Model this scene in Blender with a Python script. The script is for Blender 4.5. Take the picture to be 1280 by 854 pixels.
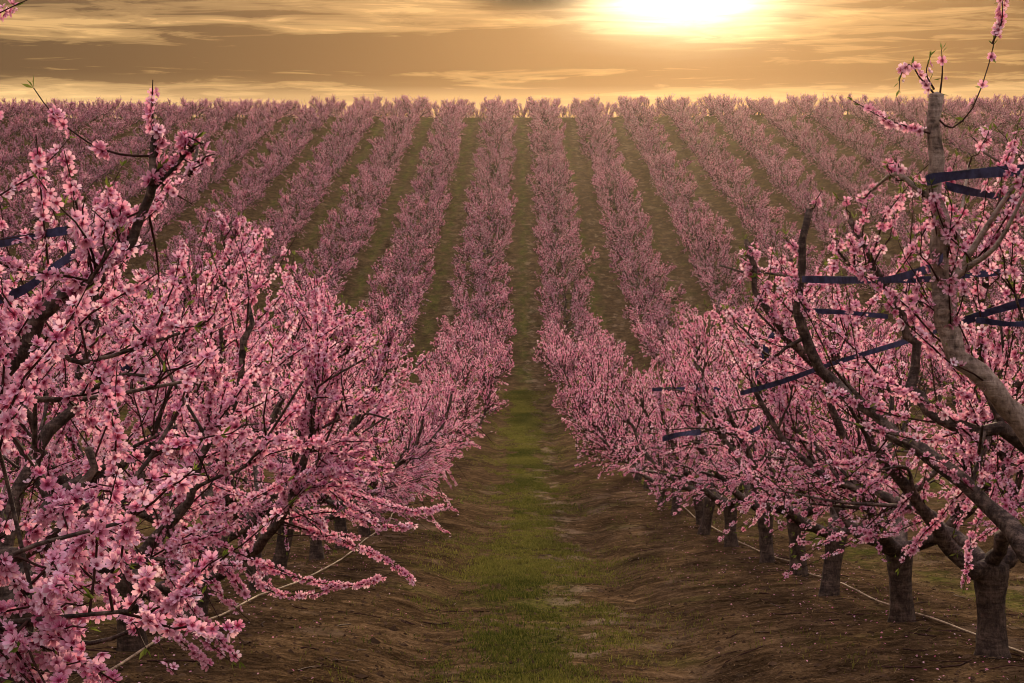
import bpy, math, random
import numpy as np

for o in list(bpy.data.objects):
    bpy.data.objects.remove(o, do_unlink=True)
SC = bpy.context.scene
COL = SC.collection

# ------------------------------------------------------------------ camera
FPX = 2133.0                      # focal length in pixels of the 1280 wide photograph
cam = bpy.data.cameras.new('camera'); camo = bpy.data.objects.new('camera', cam); COL.objects.link(camo)
cam.sensor_width = 36; cam.lens = FPX / 1280 * 36; cam.clip_start = .05; cam.clip_end = 20000
PITCH = math.atan((427 - 280) / FPX); YAW = math.atan(10 / FPX)
camo.location = (0, 0, 0); camo.rotation_euler = (math.pi / 2 - PITCH, 0, YAW)
SC.camera = camo

# ------------------------------------------------------------------ exposure
SC.view_settings.view_transform = 'Standard'; SC.view_settings.look = 'None'
SC.view_settings.exposure = 0.28; SC.view_settings.gamma = 1.0; SC.view_settings.use_curve_mapping = False
SC.render.engine = 'CYCLES'
SC.cycles.use_denoising = True; SC.cycles.filter_width = 1.0
SC.cycles.max_bounces = 6; SC.cycles.diffuse_bounces = 2; SC.cycles.transmission_bounces = 3; SC.cycles.glossy_bounces = 1
SC.cycles.transparent_max_bounces = 4; SC.cycles.volume_bounces = 0
SC.cycles.caustics_reflective = False; SC.cycles.caustics_refractive = False

# ------------------------------------------------------------------ sky and sun
SUN_AZ = math.atan((850 - 650) / FPX)      # to the right of +Y
SUN_EL = math.radians(12.0)
world = bpy.data.worlds.new('World'); SC.world = world; world.use_nodes = True
def N(nt, typ, **kw):
    n = nt.nodes.new(typ)
    for k, v in kw.items():
        if k.startswith('i_'): n.inputs[k[2:].replace('_', ' ')].default_value = v
        elif k.startswith('n') and k[1:].isdigit(): n.inputs[int(k[1:])].default_value = v
        else: setattr(n, k, v)
    return n
def ramp(nt, stops, fac=None, interp='LINEAR'):
    r = nt.nodes.new('ShaderNodeValToRGB'); cr = r.color_ramp; cr.interpolation = interp
    while len(cr.elements) > 1: cr.elements.remove(cr.elements[-1])
    cr.elements[0].position = stops[0][0]; c = stops[0][1]; cr.elements[0].color = (*c, 1) if len(c) == 3 else c
    for p, c in stops[1:]:
        e = cr.elements.new(p); e.color = (*c, 1) if len(c) == 3 else c
    if fac is not None: nt.links.new(fac, r.inputs[0])
    return r
def g(v): return (v, v, v)
def math_(nt, op, a, b=None, c=None, clamp=False):
    m = nt.nodes.new('ShaderNodeMath'); m.operation = op; m.use_clamp = clamp
    for i, s in enumerate((a, b, c)):
        if s is None: continue
        if isinstance(s, (int, float)): m.inputs[i].default_value = s
        else: nt.links.new(s, m.inputs[i])
    return m.outputs[0]
def mixc(nt, fac, a, b, blend='MIX'):
    m = nt.nodes.new('ShaderNodeMix'); m.data_type = 'RGBA'; m.blend_type = blend
    for sock, s in ((m.inputs[0], fac), (m.inputs[6], a), (m.inputs[7], b)):
        if isinstance(s, (int, float)): sock.default_value = s
        elif isinstance(s, tuple): sock.default_value = (*s, 1) if len(s) == 3 else s
        else: nt.links.new(s, sock)
    return m.outputs[2]

nt = world.node_tree; nt.nodes.clear(); L = nt.links.new
out = nt.nodes.new('ShaderNodeOutputWorld'); bg = nt.nodes.new('ShaderNodeBackground'); L(bg.outputs[0], out.inputs[0])
sky = nt.nodes.new('ShaderNodeTexSky'); sky.sky_type = 'NISHITA'; sky.sun_disc = False
sky.sun_elevation = SUN_EL; sky.sun_rotation = SUN_AZ; sky.dust_density = 4; sky.air_density = 1.5
tc = nt.nodes.new('ShaderNodeTexCoord'); sep = nt.nodes.new('ShaderNodeSeparateXYZ'); L(tc.outputs['Generated'], sep.inputs[0])
X, Y, Z = sep.outputs
el = math_(nt, 'MULTIPLY', math_(nt, 'ARCSINE', Z), 57.2958)                       # degrees
az = math_(nt, 'MULTIPLY', math_(nt, 'ARCTAN2', X, Y), 57.2958)
# angle to the sun glow centre
GX, GE = math.degrees(SUN_AZ), 7.55
da = math_(nt, 'SUBTRACT', az, GX); de = math_(nt, 'SUBTRACT', el, GE)
def cloud(sx, sy, ox, detail, rough, dist=0.0):
    cb = nt.nodes.new('ShaderNodeCombineXYZ')
    L(math_(nt, 'MULTIPLY', az, sx), cb.inputs[0])
    L(math_(nt, 'MULTIPLY', el, sy), cb.inputs[1]); cb.inputs[2].default_value = ox
    n = N(nt, 'ShaderNodeTexNoise', i_Scale=1.0, i_Detail=detail, i_Roughness=rough, i_Distortion=dist)
    L(cb.outputs[0], n.inputs['Vector']); return n.outputs[0]
c1 = cloud(.085, 1.05, 3.1, 5, .55, .6)
c2 = cloud(.30, 3.4, 9.7, 5, .6, .8)
c3 = cloud(.03, .55, 21.3, 3, .5, .2)
cl = math_(nt, 'ADD', math_(nt, 'MULTIPLY', c1, .50), math_(nt, 'ADD', math_(nt, 'MULTIPLY', c2, .38), math_(nt, 'MULTIPLY', c3, .22)))
band = math_(nt, 'EXPONENT', math_(nt, 'MULTIPLY', math_(nt, 'POWER', math_(nt, 'DIVIDE', math_(nt, 'SUBTRACT', el, 5.55), .55), 2.0), -1.0))
cl = math_(nt, 'ADD', cl, math_(nt, 'MULTIPLY', band, .085))
dk = math_(nt, 'EXPONENT', math_(nt, 'MULTIPLY', math_(nt, 'ADD', math_(nt, 'POWER', math_(nt, 'DIVIDE', math_(nt, 'SUBTRACT', az, .35), 1.7), 2.0),
     math_(nt, 'POWER', math_(nt, 'DIVIDE', math_(nt, 'SUBTRACT', el, 7.42), .34), 2.0)), -1.0))
cl = math_(nt, 'ADD', cl, math_(nt, 'MULTIPLY', dk, .28))
cm = ramp(nt, [(.455, g(0)), (.50, g(.42)), (.55, g(.66)), (.60, g(1))], cl, 'EASE').outputs[0]
# bright gap between the clouds by elevation (low horizon glow -> dim cloud deck -> pale zenith)
elf = math_(nt, 'DIVIDE', el, 90.0, clamp=True)
clear = ramp(nt, [(0, (.84, .55, .25)), (.045, (.86, .56, .25)), (.054, (.68, .41, .155)), (.090, (.46, .285, .135)), (.2, (.60, .43, .34)), (.5, (1.22, 1.0, 1.06)), (1, (2.10, 1.78, 2.0))], elf).outputs[0]
dark = ramp(nt, [(0, (.60, .40, .20)), (.046, (.50, .32, .15)), (.0515, (.075, .050, .030)), (.075, (.065, .045, .029)), (.10, (.20, .125, .07)), (.25, (.40, .31, .28)), (1, (1.5, 1.3, 1.45))], elf).outputs[0]
col = mixc(nt, cm, clear, dark)
skyc = mixc(nt, 1.0, sky.outputs[0], (.10, .072, .055), 'MULTIPLY')
col = mixc(nt, .04, col, skyc)
col = mixc(nt, math_(nt, 'MULTIPLY', dk, .9), col, (.060, .036, .020))
# sun shining through the cloud deck
g2 = math_(nt, 'ADD', math_(nt, 'POWER', math_(nt, 'DIVIDE', da, 2.7), 2.0), math_(nt, 'POWER', math_(nt, 'DIVIDE', de, 1.1), 2.0))
glow = math_(nt, 'EXPONENT', math_(nt, 'MULTIPLY', math_(nt, 'ADD', g2, math_(nt, 'MULTIPLY', math_(nt, 'SUBTRACT', c2, .5), 1.2)), -1.0))
g3 = math_(nt, 'ADD', math_(nt, 'POWER', math_(nt, 'DIVIDE', da, 8.0), 2.0), math_(nt, 'POWER', math_(nt, 'DIVIDE', de, 2.6), 2.0))
halo = math_(nt, 'EXPONENT', math_(nt, 'MULTIPLY', g3, -1.0))
gl = mixc(nt, glow, (0, 0, 0), (2.8, 2.25, 1.35))
hl = mixc(nt, halo, (0, 0, 0), (.11, .060, .018))
col = mixc(nt, 1.0, mixc(nt, 1.0, col, gl, 'ADD'), hl, 'ADD')
col = mixc(nt, math_(nt, 'MULTIPLY', dk, .85), col, (.085, .050, .024))
L(col, bg.inputs[0]); bg.inputs[1].default_value = 1.0

sl = bpy.data.lights.new('sun', 'SUN'); so = bpy.data.objects.new('sun', sl); COL.objects.link(so)
sl.energy = 5.0; sl.angle = math.radians(3); sl.color = (1.0, .76, .48)
from mathutils import Vector, Matrix
sd = Vector((math.sin(SUN_AZ) * math.cos(SUN_EL), math.cos(SUN_AZ) * math.cos(SUN_EL), math.sin(SUN_EL)))
so.rotation_euler = (-sd).to_track_quat('-Z', 'Y').to_euler(); so.location = (20, 100, 40)

# ------------------------------------------------------------------ terrain
W = 4.8                       # distance between tree rows
AX = 0.2                      # centre of the middle aisle
PRO = np.array([(-60, 6.6), (-20, 1.5), (0, -1.07), (8.5, -2.26), (20.6, -3.95), (34, -5.3), (50, -6.42), (62, -6.98), (73, -7.2), (83, -6.95), (92, -6.1),
                (104, -4.05), (115, -2.02), (129.5, .72), (160, 6.55), (180, 10.4), (187, 11.6), (192, 11.9), (200, 11.7), (225, 9.5), (300, 2), (430, -6), (900, -20)])
def _pchip(x, y):
    h = np.diff(x); d = np.diff(y) / h; m = np.zeros_like(y)
    for i in range(1, len(x) - 1):
        if d[i - 1] * d[i] > 0:
            w1 = 2 * h[i] + h[i - 1]; w2 = h[i] + 2 * h[i - 1]; m[i] = (w1 + w2) / (w1 / d[i - 1] + w2 / d[i])
    m[0] = d[0]; m[-1] = d[-1]; return h, m
_h, _m = _pchip(PRO[:, 0], PRO[:, 1])
def base_z(y):
    y = np.asarray(y, float); i = np.clip(np.searchsorted(PRO[:, 0], y) - 1, 0, len(PRO) - 2)
    t = (y - PRO[i, 0]) / _h[i]; a, b = PRO[i, 1], PRO[i + 1, 1]
    return ((2*t**3 - 3*t**2 + 1) * a + (t**3 - 2*t**2 + t) * _h[i] * _m[i] + (-2*t**3 + 3*t**2) * b + (t**3 - t**2) * _h[i] * _m[i + 1])
def _hash(ix, iy):
    v = np.sin(ix * 127.1 + iy * 311.7) * 43758.5453
    return v - np.floor(v)
def vnoise(x, y):
    x = np.asarray(x, float); y = np.asarray(y, float)
    ix, iy = np.floor(x), np.floor(y); fx, fy = x - ix, y - iy; fx = fx * fx * (3 - 2 * fx); fy = fy * fy * (3 - 2 * fy)
    return (_hash(ix, iy) * (1 - fx) + _hash(ix + 1, iy) * fx) * (1 - fy) + (_hash(ix, iy + 1) * (1 - fx) + _hash(ix + 1, iy + 1) * fx) * fy - .5
def ground_z(x, y):
    x = np.asarray(x, float); y = np.asarray(y, float)
    u = (x - AX) / W; u = (u - np.round(u)) * W                     # -2.4 .. 2.4 from the aisle centre
    berm = np.exp(-((np.abs(u) - 2.4) / .75) ** 2) * .02 - np.exp(-(u / 1.35) ** 2) * .20
    rut = -.055 * np.exp(-((np.abs(u) - .85) / .24) ** 2) + .035 * np.exp(-(u / .38) ** 2)
    near = np.clip((80 - y) / 60, 0, 1)
    n = vnoise(x * 1.3, y * .5) * .04 + vnoise(x * 4.7 + 9, y * 3.1) * .025 + near * (vnoise(x * 11, y * 9) * .022 + vnoise(x * 27, y * 23) * .014)
    swell = vnoise(x * .02 + 5, y * .02) * .6 * np.clip((y - 100) / 60, 0, 1)
    return base_z(y) + berm + rut * (1 + vnoise(x * .3, y * .3)) + n + swell

def fast_mesh(name, V, F, mats=(), tone=None, midx=None, smooth=False):
    """F: list of int arrays (m,3) or (m,4)"""
    if not isinstance(F, (list, tuple)): F = [F]
    F = [f for f in F if len(f)]
    me = bpy.data.meshes.new(name); me.vertices.add(len(V)); me.vertices.foreach_set('co', np.asarray(V, np.float32).ravel())
    nl = sum(f.size for f in F); npoly = sum(len(f) for f in F)
    me.loops.add(nl); me.loops.foreach_set('vertex_index', np.concatenate([f.ravel() for f in F]).astype(np.int32))
    me.polygons.add(npoly); tot = np.concatenate([np.full(len(f), f.shape[1]) for f in F])
    me.polygons.foreach_set('loop_start', (np.cumsum(tot) - tot).astype(np.int32))
    me.polygons.foreach_set('use_smooth', np.full(npoly, bool(smooth)))
    if midx is not None: me.polygons.foreach_set('material_index', np.asarray(midx, np.int32))
    for m in mats: me.materials.append(m)
    me.update(calc_edges=True)
    if tone is not None:
        a = me.color_attributes.new('tone', 'FLOAT_COLOR', 'POINT'); c = np.ones((len(V), 4), np.float32); c[:, :tone.shape[1]] = tone
        a.data.foreach_set('color', c.ravel())
    return me
def link(name, me, parent=None, loc=None):
    o = bpy.data.objects.new(name, me); COL.objects.link(o)
    if parent is not None: o.parent = parent
    if loc is not None: o.location = loc
    return o
def tag(o, label=None, cat=None, group=None, kind=None):
    for k, v in (('label', label), ('category', cat), ('group', group), ('kind', kind)):
        if v: o[k] = v
    return o

# ------------------------------------------------------------------ materials
def new_mat(name):
    m = bpy.data.materials.new(name); m.use_nodes = True; nt = m.node_tree
    return m, nt, nt.nodes['Principled BSDF'], nt.nodes['Material Output']
def noise(nt, vec, scale, detail=4, rough=.55, dist=0.):
    n = N(nt, 'ShaderNodeTexNoise', i_Scale=scale, i_Detail=detail, i_Roughness=rough, i_Distortion=dist)
    if vec is not None: nt.links.new(vec, n.inputs['Vector'])
    return n.outputs[0]
def mapped(nt, vec, scale):
    m = nt.nodes.new('ShaderNodeMapping'); m.inputs['Scale'].default_value = scale; nt.links.new(vec, m.inputs[0]); return m.outputs[0]

def mat_ground():
    m, nt, b, out = new_mat('orchard_soil'); L = nt.links.new
    geo = nt.nodes.new('ShaderNodeNewGeometry'); P = geo.outputs['Position']
    s = nt.nodes.new('ShaderNodeSeparateXYZ'); L(P, s.inputs[0]); x, y = s.outputs[0], s.outputs[1]
    u = math_(nt, 'SUBTRACT', math_(nt, 'DIVIDE', x, W), AX / W)
    idx = math_(nt, 'ROUND', u); uu = math_(nt, 'MULTIPLY', math_(nt, 'SUBTRACT', u, idx), W)
    n_big = noise(nt, mapped(nt, P, (1, .4, 1)), .5, 4, .6); n_mid = noise(nt, mapped(nt, P, (1, .45, 1)), 2.4, 5, .65); n_fine = noise(nt, P, 16, 5, .7); n_grit = noise(nt, P, 70, 3, .7)
    streak = noise(nt, mapped(nt, P, (1.2, 6.0, 1)), 1.0, 5, .65, .6)
    soil = ramp(nt, [(.40, (.012, .0075, .004)), (.475, (.038, .024, .012)), (.535, (.080, .051, .026)), (.63, (.19, .125, .068))],
                math_(nt, 'ADD', math_(nt, 'MULTIPLY', n_mid, .28), math_(nt, 'ADD', math_(nt, 'MULTIPLY', streak, .30), math_(nt, 'ADD', math_(nt, 'MULTIPLY', n_fine, .27), math_(nt, 'MULTIPLY', n_grit, .17))))).outputs[0]
    soil = mixc(nt, math_(nt, 'MULTIPLY', ramp(nt, [(.6, g(0)), (.72, g(1))], n_grit).outputs[0], .35), soil, (.30, .22, .15))
    pale = ramp(nt, [(.60, g(0)), (.66, g(1))], noise(nt, mapped(nt, P, (1, .55, 1)), .9, 5, .62)).outputs[0]
    soil = mixc(nt, math_(nt, 'MULTIPLY', math_(nt, 'MULTIPLY', pale, n_fine), .45), soil, (.30, .22, .155))
    # ground cover: middle of the first aisle, left half of the others
    isc = math_(nt, 'LESS_THAN', math_(nt, 'ABSOLUTE', idx), .5)
    cen = math_(nt, 'MULTIPLY', isc, .55)       # centre offset 0 vs -.55
    off = math_(nt, 'ADD', uu, math_(nt, 'SUBTRACT', .55, cen))
    wob = math_(nt, 'MULTIPLY', math_(nt, 'SUBTRACT', n_mid, .5), 1.1)
    wob = math_(nt, 'ADD', wob, math_(nt, 'MULTIPLY', math_(nt, 'SUBTRACT', n_fine, .5), .9))
    d = math_(nt, 'ADD', math_(nt, 'ABSOLUTE', off), wob)
    half = math_(nt, 'ADD', .52, math_(nt, 'MULTIPLY', math_(nt, 'SUBTRACT', n_big, .5), 1.2))
    gm = math_(nt, 'MULTIPLY', math_(nt, 'SUBTRACT', half, d), 2.6, clamp=True)
    thin = ramp(nt, [(.44, g(0)), (.56, g(1))], noise(nt, mapped(nt, P, (1, .32, 1)), 1.3, 6, .68)).outputs[0]
    gm = math_(nt, 'MULTIPLY', gm, math_(nt, 'ADD', .12, math_(nt, 'MULTIPLY', thin, .78)))
    green = ramp(nt, [(.38, (.018, .022, .006)), (.5, (.060, .063, .015)), (.64, (.165, .145, .038))],
                 math_(nt, 'ADD', math_(nt, 'MULTIPLY', n_fine, .6), math_(nt, 'MULTIPLY', n_mid, .4))).outputs[0]
    # weeds under the rows, sparse
    wd = math_(nt, 'MULTIPLY', ramp(nt, [(.56, g(0)), (.64, g(1))], noise(nt, P, .55, 5, .65)).outputs[0], .6)
    c = mixc(nt, wd, soil, mixc(nt, .35, green, soil))
    c = mixc(nt, gm, c, green)
    worn = math_(nt, 'EXPONENT', math_(nt, 'MULTIPLY', math_(nt, 'POWER', math_(nt, 'DIVIDE', math_(nt, 'SUBTRACT', uu, .38), .42), 2.0), -1.0))
    worn = math_(nt, 'MULTIPLY', worn, ramp(nt, [(.54, g(0)), (.60, g(1))], noise(nt, mapped(nt, P, (1, .45, 1)), 2.1, 6, .66)).outputs[0])
    c = mixc(nt, math_(nt, 'MULTIPLY', worn, .6), c, mixc(nt, n_fine, (.10, .07, .045), (.34, .26, .18)))
    L(c, b.inputs['Base Color']); b.inputs['Roughness'].default_value = 1.0; b.inputs['Specular IOR Level'].default_value = 0.0
    bp = nt.nodes.new('ShaderNodeBump'); bp.inputs['Strength'].default_value = .9; bp.inputs['Distance'].default_value = .05
    hh = math_(nt, 'ADD', math_(nt, 'MULTIPLY', n_fine, .8), math_(nt, 'ADD', math_(nt, 'MULTIPLY', n_grit, .3), math_(nt, 'MULTIPLY', streak, .8)))
    L(hh, bp.inputs['Height']); L(bp.outputs[0], b.inputs['Normal'])
    return m

def mat_bark(name, lo, mid, hi, sc=1.0):
    m, nt, b, out = new_mat(name); L = nt.links.new
    t = nt.nodes.new('ShaderNodeTexCoord'); P = t.outputs['Object']
    a = noise(nt, P, 14 * sc, 6, .65, .6); f = noise(nt, mapped(nt, P, (1, 1, .35)), 60 * sc, 4, .7)
    band = noise(nt, mapped(nt, P, (.3, .3, 2.4)), 18 * sc, 3, .6, .4)
    v = math_(nt, 'ADD', math_(nt, 'MULTIPLY', a, .45), math_(nt, 'ADD', math_(nt, 'MULTIPLY', f, .3), math_(nt, 'MULTIPLY', band, .25)))
    L(ramp(nt, [(.39, lo), (.49, mid), (.61, hi)], v).outputs[0], b.inputs['Base Color'])
    b.inputs['Roughness'].default_value = .8; b.inputs['Specular IOR Level'].default_value = .25
    bp = nt.nodes.new('ShaderNodeBump'); bp.inputs['Strength'].default_value = 1.0; bp.inputs['Distance'].default_value = .03
    L(v, bp.inputs['Height']); L(bp.outputs[0], b.inputs['Normal'])
    return m

def mat_petal(name, far=False):
    m, nt, b, out = new_mat(name); L = nt.links.new; nt.nodes.remove(b)
    at = nt.nodes.new('ShaderNodeAttribute'); at.attribute_name = 'tone'
    s = nt.nodes.new('ShaderNodeSeparateColor'); L(at.outputs['Color'], s.inputs[0]); rad, rnd = s.outputs[0], s.outputs[1]
    rim = ramp(nt, [(0, (.60, .18, .33)), (.35, (.80, .36, .52)), (.7, (.90, .54, .67)), (1, (.94, .76, .85))], rnd).outputs[0]
    oi = nt.nodes.new('ShaderNodeObjectInfo')
    if not far:
        inner = mixc(nt, ramp(nt, [(.16, g(0)), (.50, g(1))], rad, 'EASE').outputs[0], (.24, .018, .06), mixc(nt, math_(nt, 'MULTIPLY', ramp(nt, [(.55, g(0)), (1, g(1))], rad).outputs[0], .45), rim, (.96, .78, .87)))
    else:
        inner = mixc(nt, .08, rim, (.40, .07, .15))
    inner = mixc(nt, 1.0, inner, ramp(nt, [(0, (.88, .86, .9)), (1, (1, 1, 1))], oi.outputs['Random']).outputs[0], 'MULTIPLY')
    d = nt.nodes.new('ShaderNodeBsdfDiffuse'); tr = nt.nodes.new('ShaderNodeBsdfTranslucent'); mx = nt.nodes.new('ShaderNodeMixShader')
    L(inner, d.inputs[0]); L(mixc(nt, 1.0, inner, (1.0, .84, .88), 'MULTIPLY'), tr.inputs[0])
    mx.inputs[0].default_value = .40; L(d.outputs[0], mx.inputs[1]); L(tr.outputs[0], mx.inputs[2]); L(mx.outputs[0], out.inputs[0])
    return m
def mat_leaf(name, a, c, tl=.35):
    m, nt, b, out = new_mat(name); L = nt.links.new; nt.nodes.remove(b)
    at = nt.nodes.new('ShaderNodeAttribute'); at.attribute_name = 'tone'
    s = nt.nodes.new('ShaderNodeSeparateColor'); L(at.outputs['Color'], s.inputs[0])
    col = ramp(nt, [(0, a), (1, c)], s.outputs[1]).outputs[0]
    d = nt.nodes.new('ShaderNodeBsdfDiffuse'); tr = nt.nodes.new('ShaderNodeBsdfTranslucent'); mx = nt.nodes.new('ShaderNodeMixShader')
    L(col, d.inputs[0]); L(col, tr.inputs[0]); mx.inputs[0].default_value = tl
    L(d.outputs[0], mx.inputs[1]); L(tr.outputs[0], mx.inputs[2]); L(mx.outputs[0], out.inputs[0])
    return m
def mat_plain(name, c, rough=.6, spec=.4, var=.25, sc=20):
    m, nt, b, out = new_mat(name)
    t = nt.nodes.new('ShaderNodeTexCoord'); n = noise(nt, t.outputs['Object'], sc, 4, .6)
    lo = tuple(v * (1 - var) for v in c); hi = tuple(min(1, v * (1 + var)) for v in c)
    nt.links.new(ramp(nt, [(.35, lo), (.65, hi)], n).outputs[0], b.inputs['Base Color'])
    b.inputs['Roughness'].default_value = rough; b.inputs['Specular IOR Level'].default_value = spec
    return m
M_SOIL = mat_ground()
M_TRUNK = mat_bark('trunk_bark', (.016, .010, .008), (.050, .034, .025), (.14, .10, .076))
M_LIMB = mat_bark('limb_bark', (.014, .009, .007), (.050, .034, .027), (.19, .14, .11), 1.2)
M_SUNLIT = mat_bark('sunlit_bark', (.06, .045, .036), (.24, .185, .15), (.44, .36, .30), 1.2)  # lighter copy of the limb bark, sunlight on the upright limb put into its colour
M_TWIG = mat_plain('twig_bark', (.042, .020, .016), .85, .08, .4, 30)
M_PETAL = mat_petal('petal'); M_PETALF = mat_petal('petal_massed', True)
M_LEAF = mat_leaf('young_leaf', (.07, .10, .015), (.20, .24, .05))
M_GRASS = mat_leaf('grass_blade', (.030, .045, .008), (.22, .20, .048), .3)
M_HOSE = mat_plain('hose_plastic', (.27, .20, .135), .8, .15, .5, 14)
M_TAPE = mat_plain('tape_plastic', (.036, .038, .085), .7, .15, .5, 22)
M_STONE = mat_plain('pebble_stone', (.38, .30, .23), .9, .2, .4, 5)

# ------------------------------------------------------------------ ground sheet
def build_ground():
    xs = np.concatenate([np.linspace(-400, -90, 30)[:-1], np.linspace(-90, -8, 330)[:-1], np.linspace(-8, 8, 330)[:-1],
                         np.linspace(8, 90, 330)[:-1], np.linspace(90, 400, 30)])
    ys = [-60.]; y = -60.
    while y < 420:
        st = 4 if y < 2 else (.05 + .006 * y if y < 60 else (.5 if y < 205 else max(3, (y - 200) * .15)))
        y += st; ys.append(min(y, 425.))
    ys = np.array(ys)
    XX, YY = np.meshgrid(xs, ys); ZZ = ground_z(XX, YY)
    far = (np.abs(XX) > 95) | (YY > 215) | (YY < 2)
    ZZ = np.where(far, base_z(YY) - .1, ZZ)
    V = np.stack([XX, YY, ZZ], -1).reshape(-1, 3); nx, ny = len(xs), len(ys)
    i = np.arange(nx * ny).reshape(ny, nx)
    F = np.stack([i[:-1, :-1], i[:-1, 1:], i[1:, 1:], i[1:, :-1]], -1).reshape(-1, 4)
    o = link('ground', fast_mesh('ground', V, F, [M_SOIL], smooth=True)); tag(o, 'brown orchard soil with grassy aisles rising to the hill crest', 'ground', kind='structure')
build_ground()

# ------------------------------------------------------------------ pixel -> world (photo pixels, 1280 x 854) at a chosen world distance Y
_R = camo.rotation_euler.to_matrix()
def at(px, py, D):
    v = _R @ Vector(((px - 640) / FPX, -(py - 427) / FPX, -1.0)); v *= D / v.y
    return np.array(v)
_Ri = np.array(_R.transposed())
def proj(P):
    q = np.asarray(P, float) @ _Ri.T
    return 640 + FPX * q[..., 0] / -q[..., 2], 427 - FPX * q[..., 1] / -q[..., 2]

# ------------------------------------------------------------------ tubes
def catmull(P, n):
    P = np.asarray(P, float)
    if len(P) == 2: t = np.linspace(0, 1, n)[:, None]; return P[0] * (1 - t) + P[1] * t
    Q = np.vstack([2 * P[0] - P[1], P, 2 * P[-1] - P[-2]]); out = []
    for u in np.linspace(0, len(P) - 1 - 1e-6, n):
        i = int(u); t = u - i; a, b, c, d = Q[i], Q[i + 1], Q[i + 2], Q[i + 3]
        out.append(.5 * ((2 * b) + (-a + c) * t + (2 * a - 5 * b + 4 * c - d) * t * t + (-a + 3 * b - 3 * c + d) * t ** 3))
    return np.array(out)
def nrm(v): return v / (np.linalg.norm(v, axis=-1, keepdims=True) + 1e-12)
class Tubes:
    def __init__(s): s.V = []; s.F3 = []; s.F4 = []; s.n = 0
    def add(s, P, R, k=6, cap=True, lump=0., rng=None):
        P = np.asarray(P, float); n = len(P); R = np.broadcast_to(np.asarray(R, float), (n,))
        T = nrm(np.gradient(P, axis=0)); a = np.array([0, 0, 1.]) if abs(T[0, 2]) < .8 else np.array([1., 0, 0])
        u = nrm(np.cross(T[0], a)); U = [u]
        for i in range(1, n): u = u - T[i] * np.dot(u, T[i]); u = u / (np.linalg.norm(u) + 1e-9); U.append(u)
        U = np.array(U); B = np.cross(T, U); ang = np.arange(k) * 2 * math.pi / k
        rr = R[:, None] * (1 + (lump * rng.standard_normal((n, k)) if lump else 0))
        V = P[:, None, :] + rr[..., None] * (np.cos(ang)[None, :, None] * U[:, None, :] + np.sin(ang)[None, :, None] * B[:, None, :])
        s.V.append(V.reshape(-1, 3)); i = np.arange(n * k).reshape(n, k) + s.n; j = np.roll(i, -1, 1)
        s.F4.append(np.stack([i[:-1], j[:-1], j[1:], i[1:]], -1).reshape(-1, 4)); s.n += n * k
        if cap:
            s.V.append(P[-1:] + T[-1] * R[-1] * .4); e = i[-1]; s.F3.append(np.stack([e, np.roll(e, -1), np.full(k, s.n)], -1)); s.n += 1
    def arrays(s):
        return np.vstack(s.V), [np.vstack(s.F3) if s.F3 else np.zeros((0, 3), int), np.vstack(s.F4) if s.F4 else np.zeros((0, 4), int)]
    def mesh(s, name, mat, smooth=True):
        V, F = s.arrays(); return fast_mesh(name, V, F, [mat], smooth=smooth)

# ------------------------------------------------------------------ blossoms
def flower_template(lod):
    V, F, rad = [], [], []
    if lod == 0:
        for k in range(5):
            a = 2 * math.pi * k / 5 + (k % 2) * .06; ca, sa = math.cos(a), math.sin(a); b0 = len(V)
            for (r, w, z) in ((.10, .05, 0), (.42, .27, .06), (.74, .35, .20), (.98, .20, .33)):
                for sgn in (-1, 0, 1):
                    rr = r - (.06 if (sgn == 0 and r > .9) else 0); ww = w * sgn; zz = z + (.09 if sgn else 0) * (r > .2)
                    V.append((ca * rr - sa * ww, sa * rr + ca * ww, zz + .012 * k)); rad.append(r)
            for i in range(3):
                for j in range(2):
                    q = b0 + i * 3 + j; F.append((q, q + 1, q + 4, q + 3))
        F = np.array(F); T = []
        b0 = len(V)
        for k in range(5):
            a = 2 * math.pi * (k + .5) / 5; V.append((math.cos(a) * .17, math.sin(a) * .17, .05)); rad.append(.0)
        V.append((0, 0, .14)); rad.append(.0)
        for k in range(5): T.append((b0 + k, b0 + (k + 1) % 5, b0 + 5))
        for k in range(7):                                   # stamens
            a = 2 * math.pi * k / 7 + .3; c, s_ = math.cos(a), math.sin(a); b = len(V); tip = .30 + .06 * (k % 3)
            V += [(c * .05 - s_ * .02, s_ * .05 + c * .02, .1), (c * .05 + s_ * .02, s_ * .05 - c * .02, .1), (c * tip, s_ * tip, .42)]; rad += [.25, .25, .32]
            T.append((b, b + 1, b + 2))
        return np.array(V), [np.array(T), F], np.array(rad)
    if lod == 1:
        for k in range(5):
            a = 2 * math.pi * k / 5; ca, sa = math.cos(a), math.sin(a); b = len(V)
            for (r, w, z) in ((.06, 0, 0), (.66, -.40, .24), (1.0, 0, .30), (.66, .40, .24)):
                V.append((ca * r - sa * w, sa * r + ca * w, z)); rad.append(r)
            F.append((b, b + 1, b + 2, b + 3))
        b = len(V)
        for k in range(3):
            a = 2 * math.pi * k / 3; V.append((math.cos(a) * .2, math.sin(a) * .2, .13)); rad.append(0)
        return np.array(V), [np.array([(b, b + 1, b + 2)]), np.array(F)], np.array(rad)
    # lod 2/3: three broad petals, cupped
    for k in range(3):
        a = 2 * math.pi * k / 3; ca, sa = math.cos(a), math.sin(a); b = len(V)
        for (r, w, z) in ((.0, 0, 0), (.6, -.5, .3), (1.0, 0, .42), (.6, .5, .3)):
            V.append((ca * r - sa * w, sa * r + ca * w, z)); rad.append(r)
        F.append((b, b + 1, b + 2, b + 3))
    return np.array(V), [np.array(F)], np.array(rad)
FT = {l: flower_template(l) for l in (0, 1, 2)}; FT[3] = FT[2]
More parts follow.
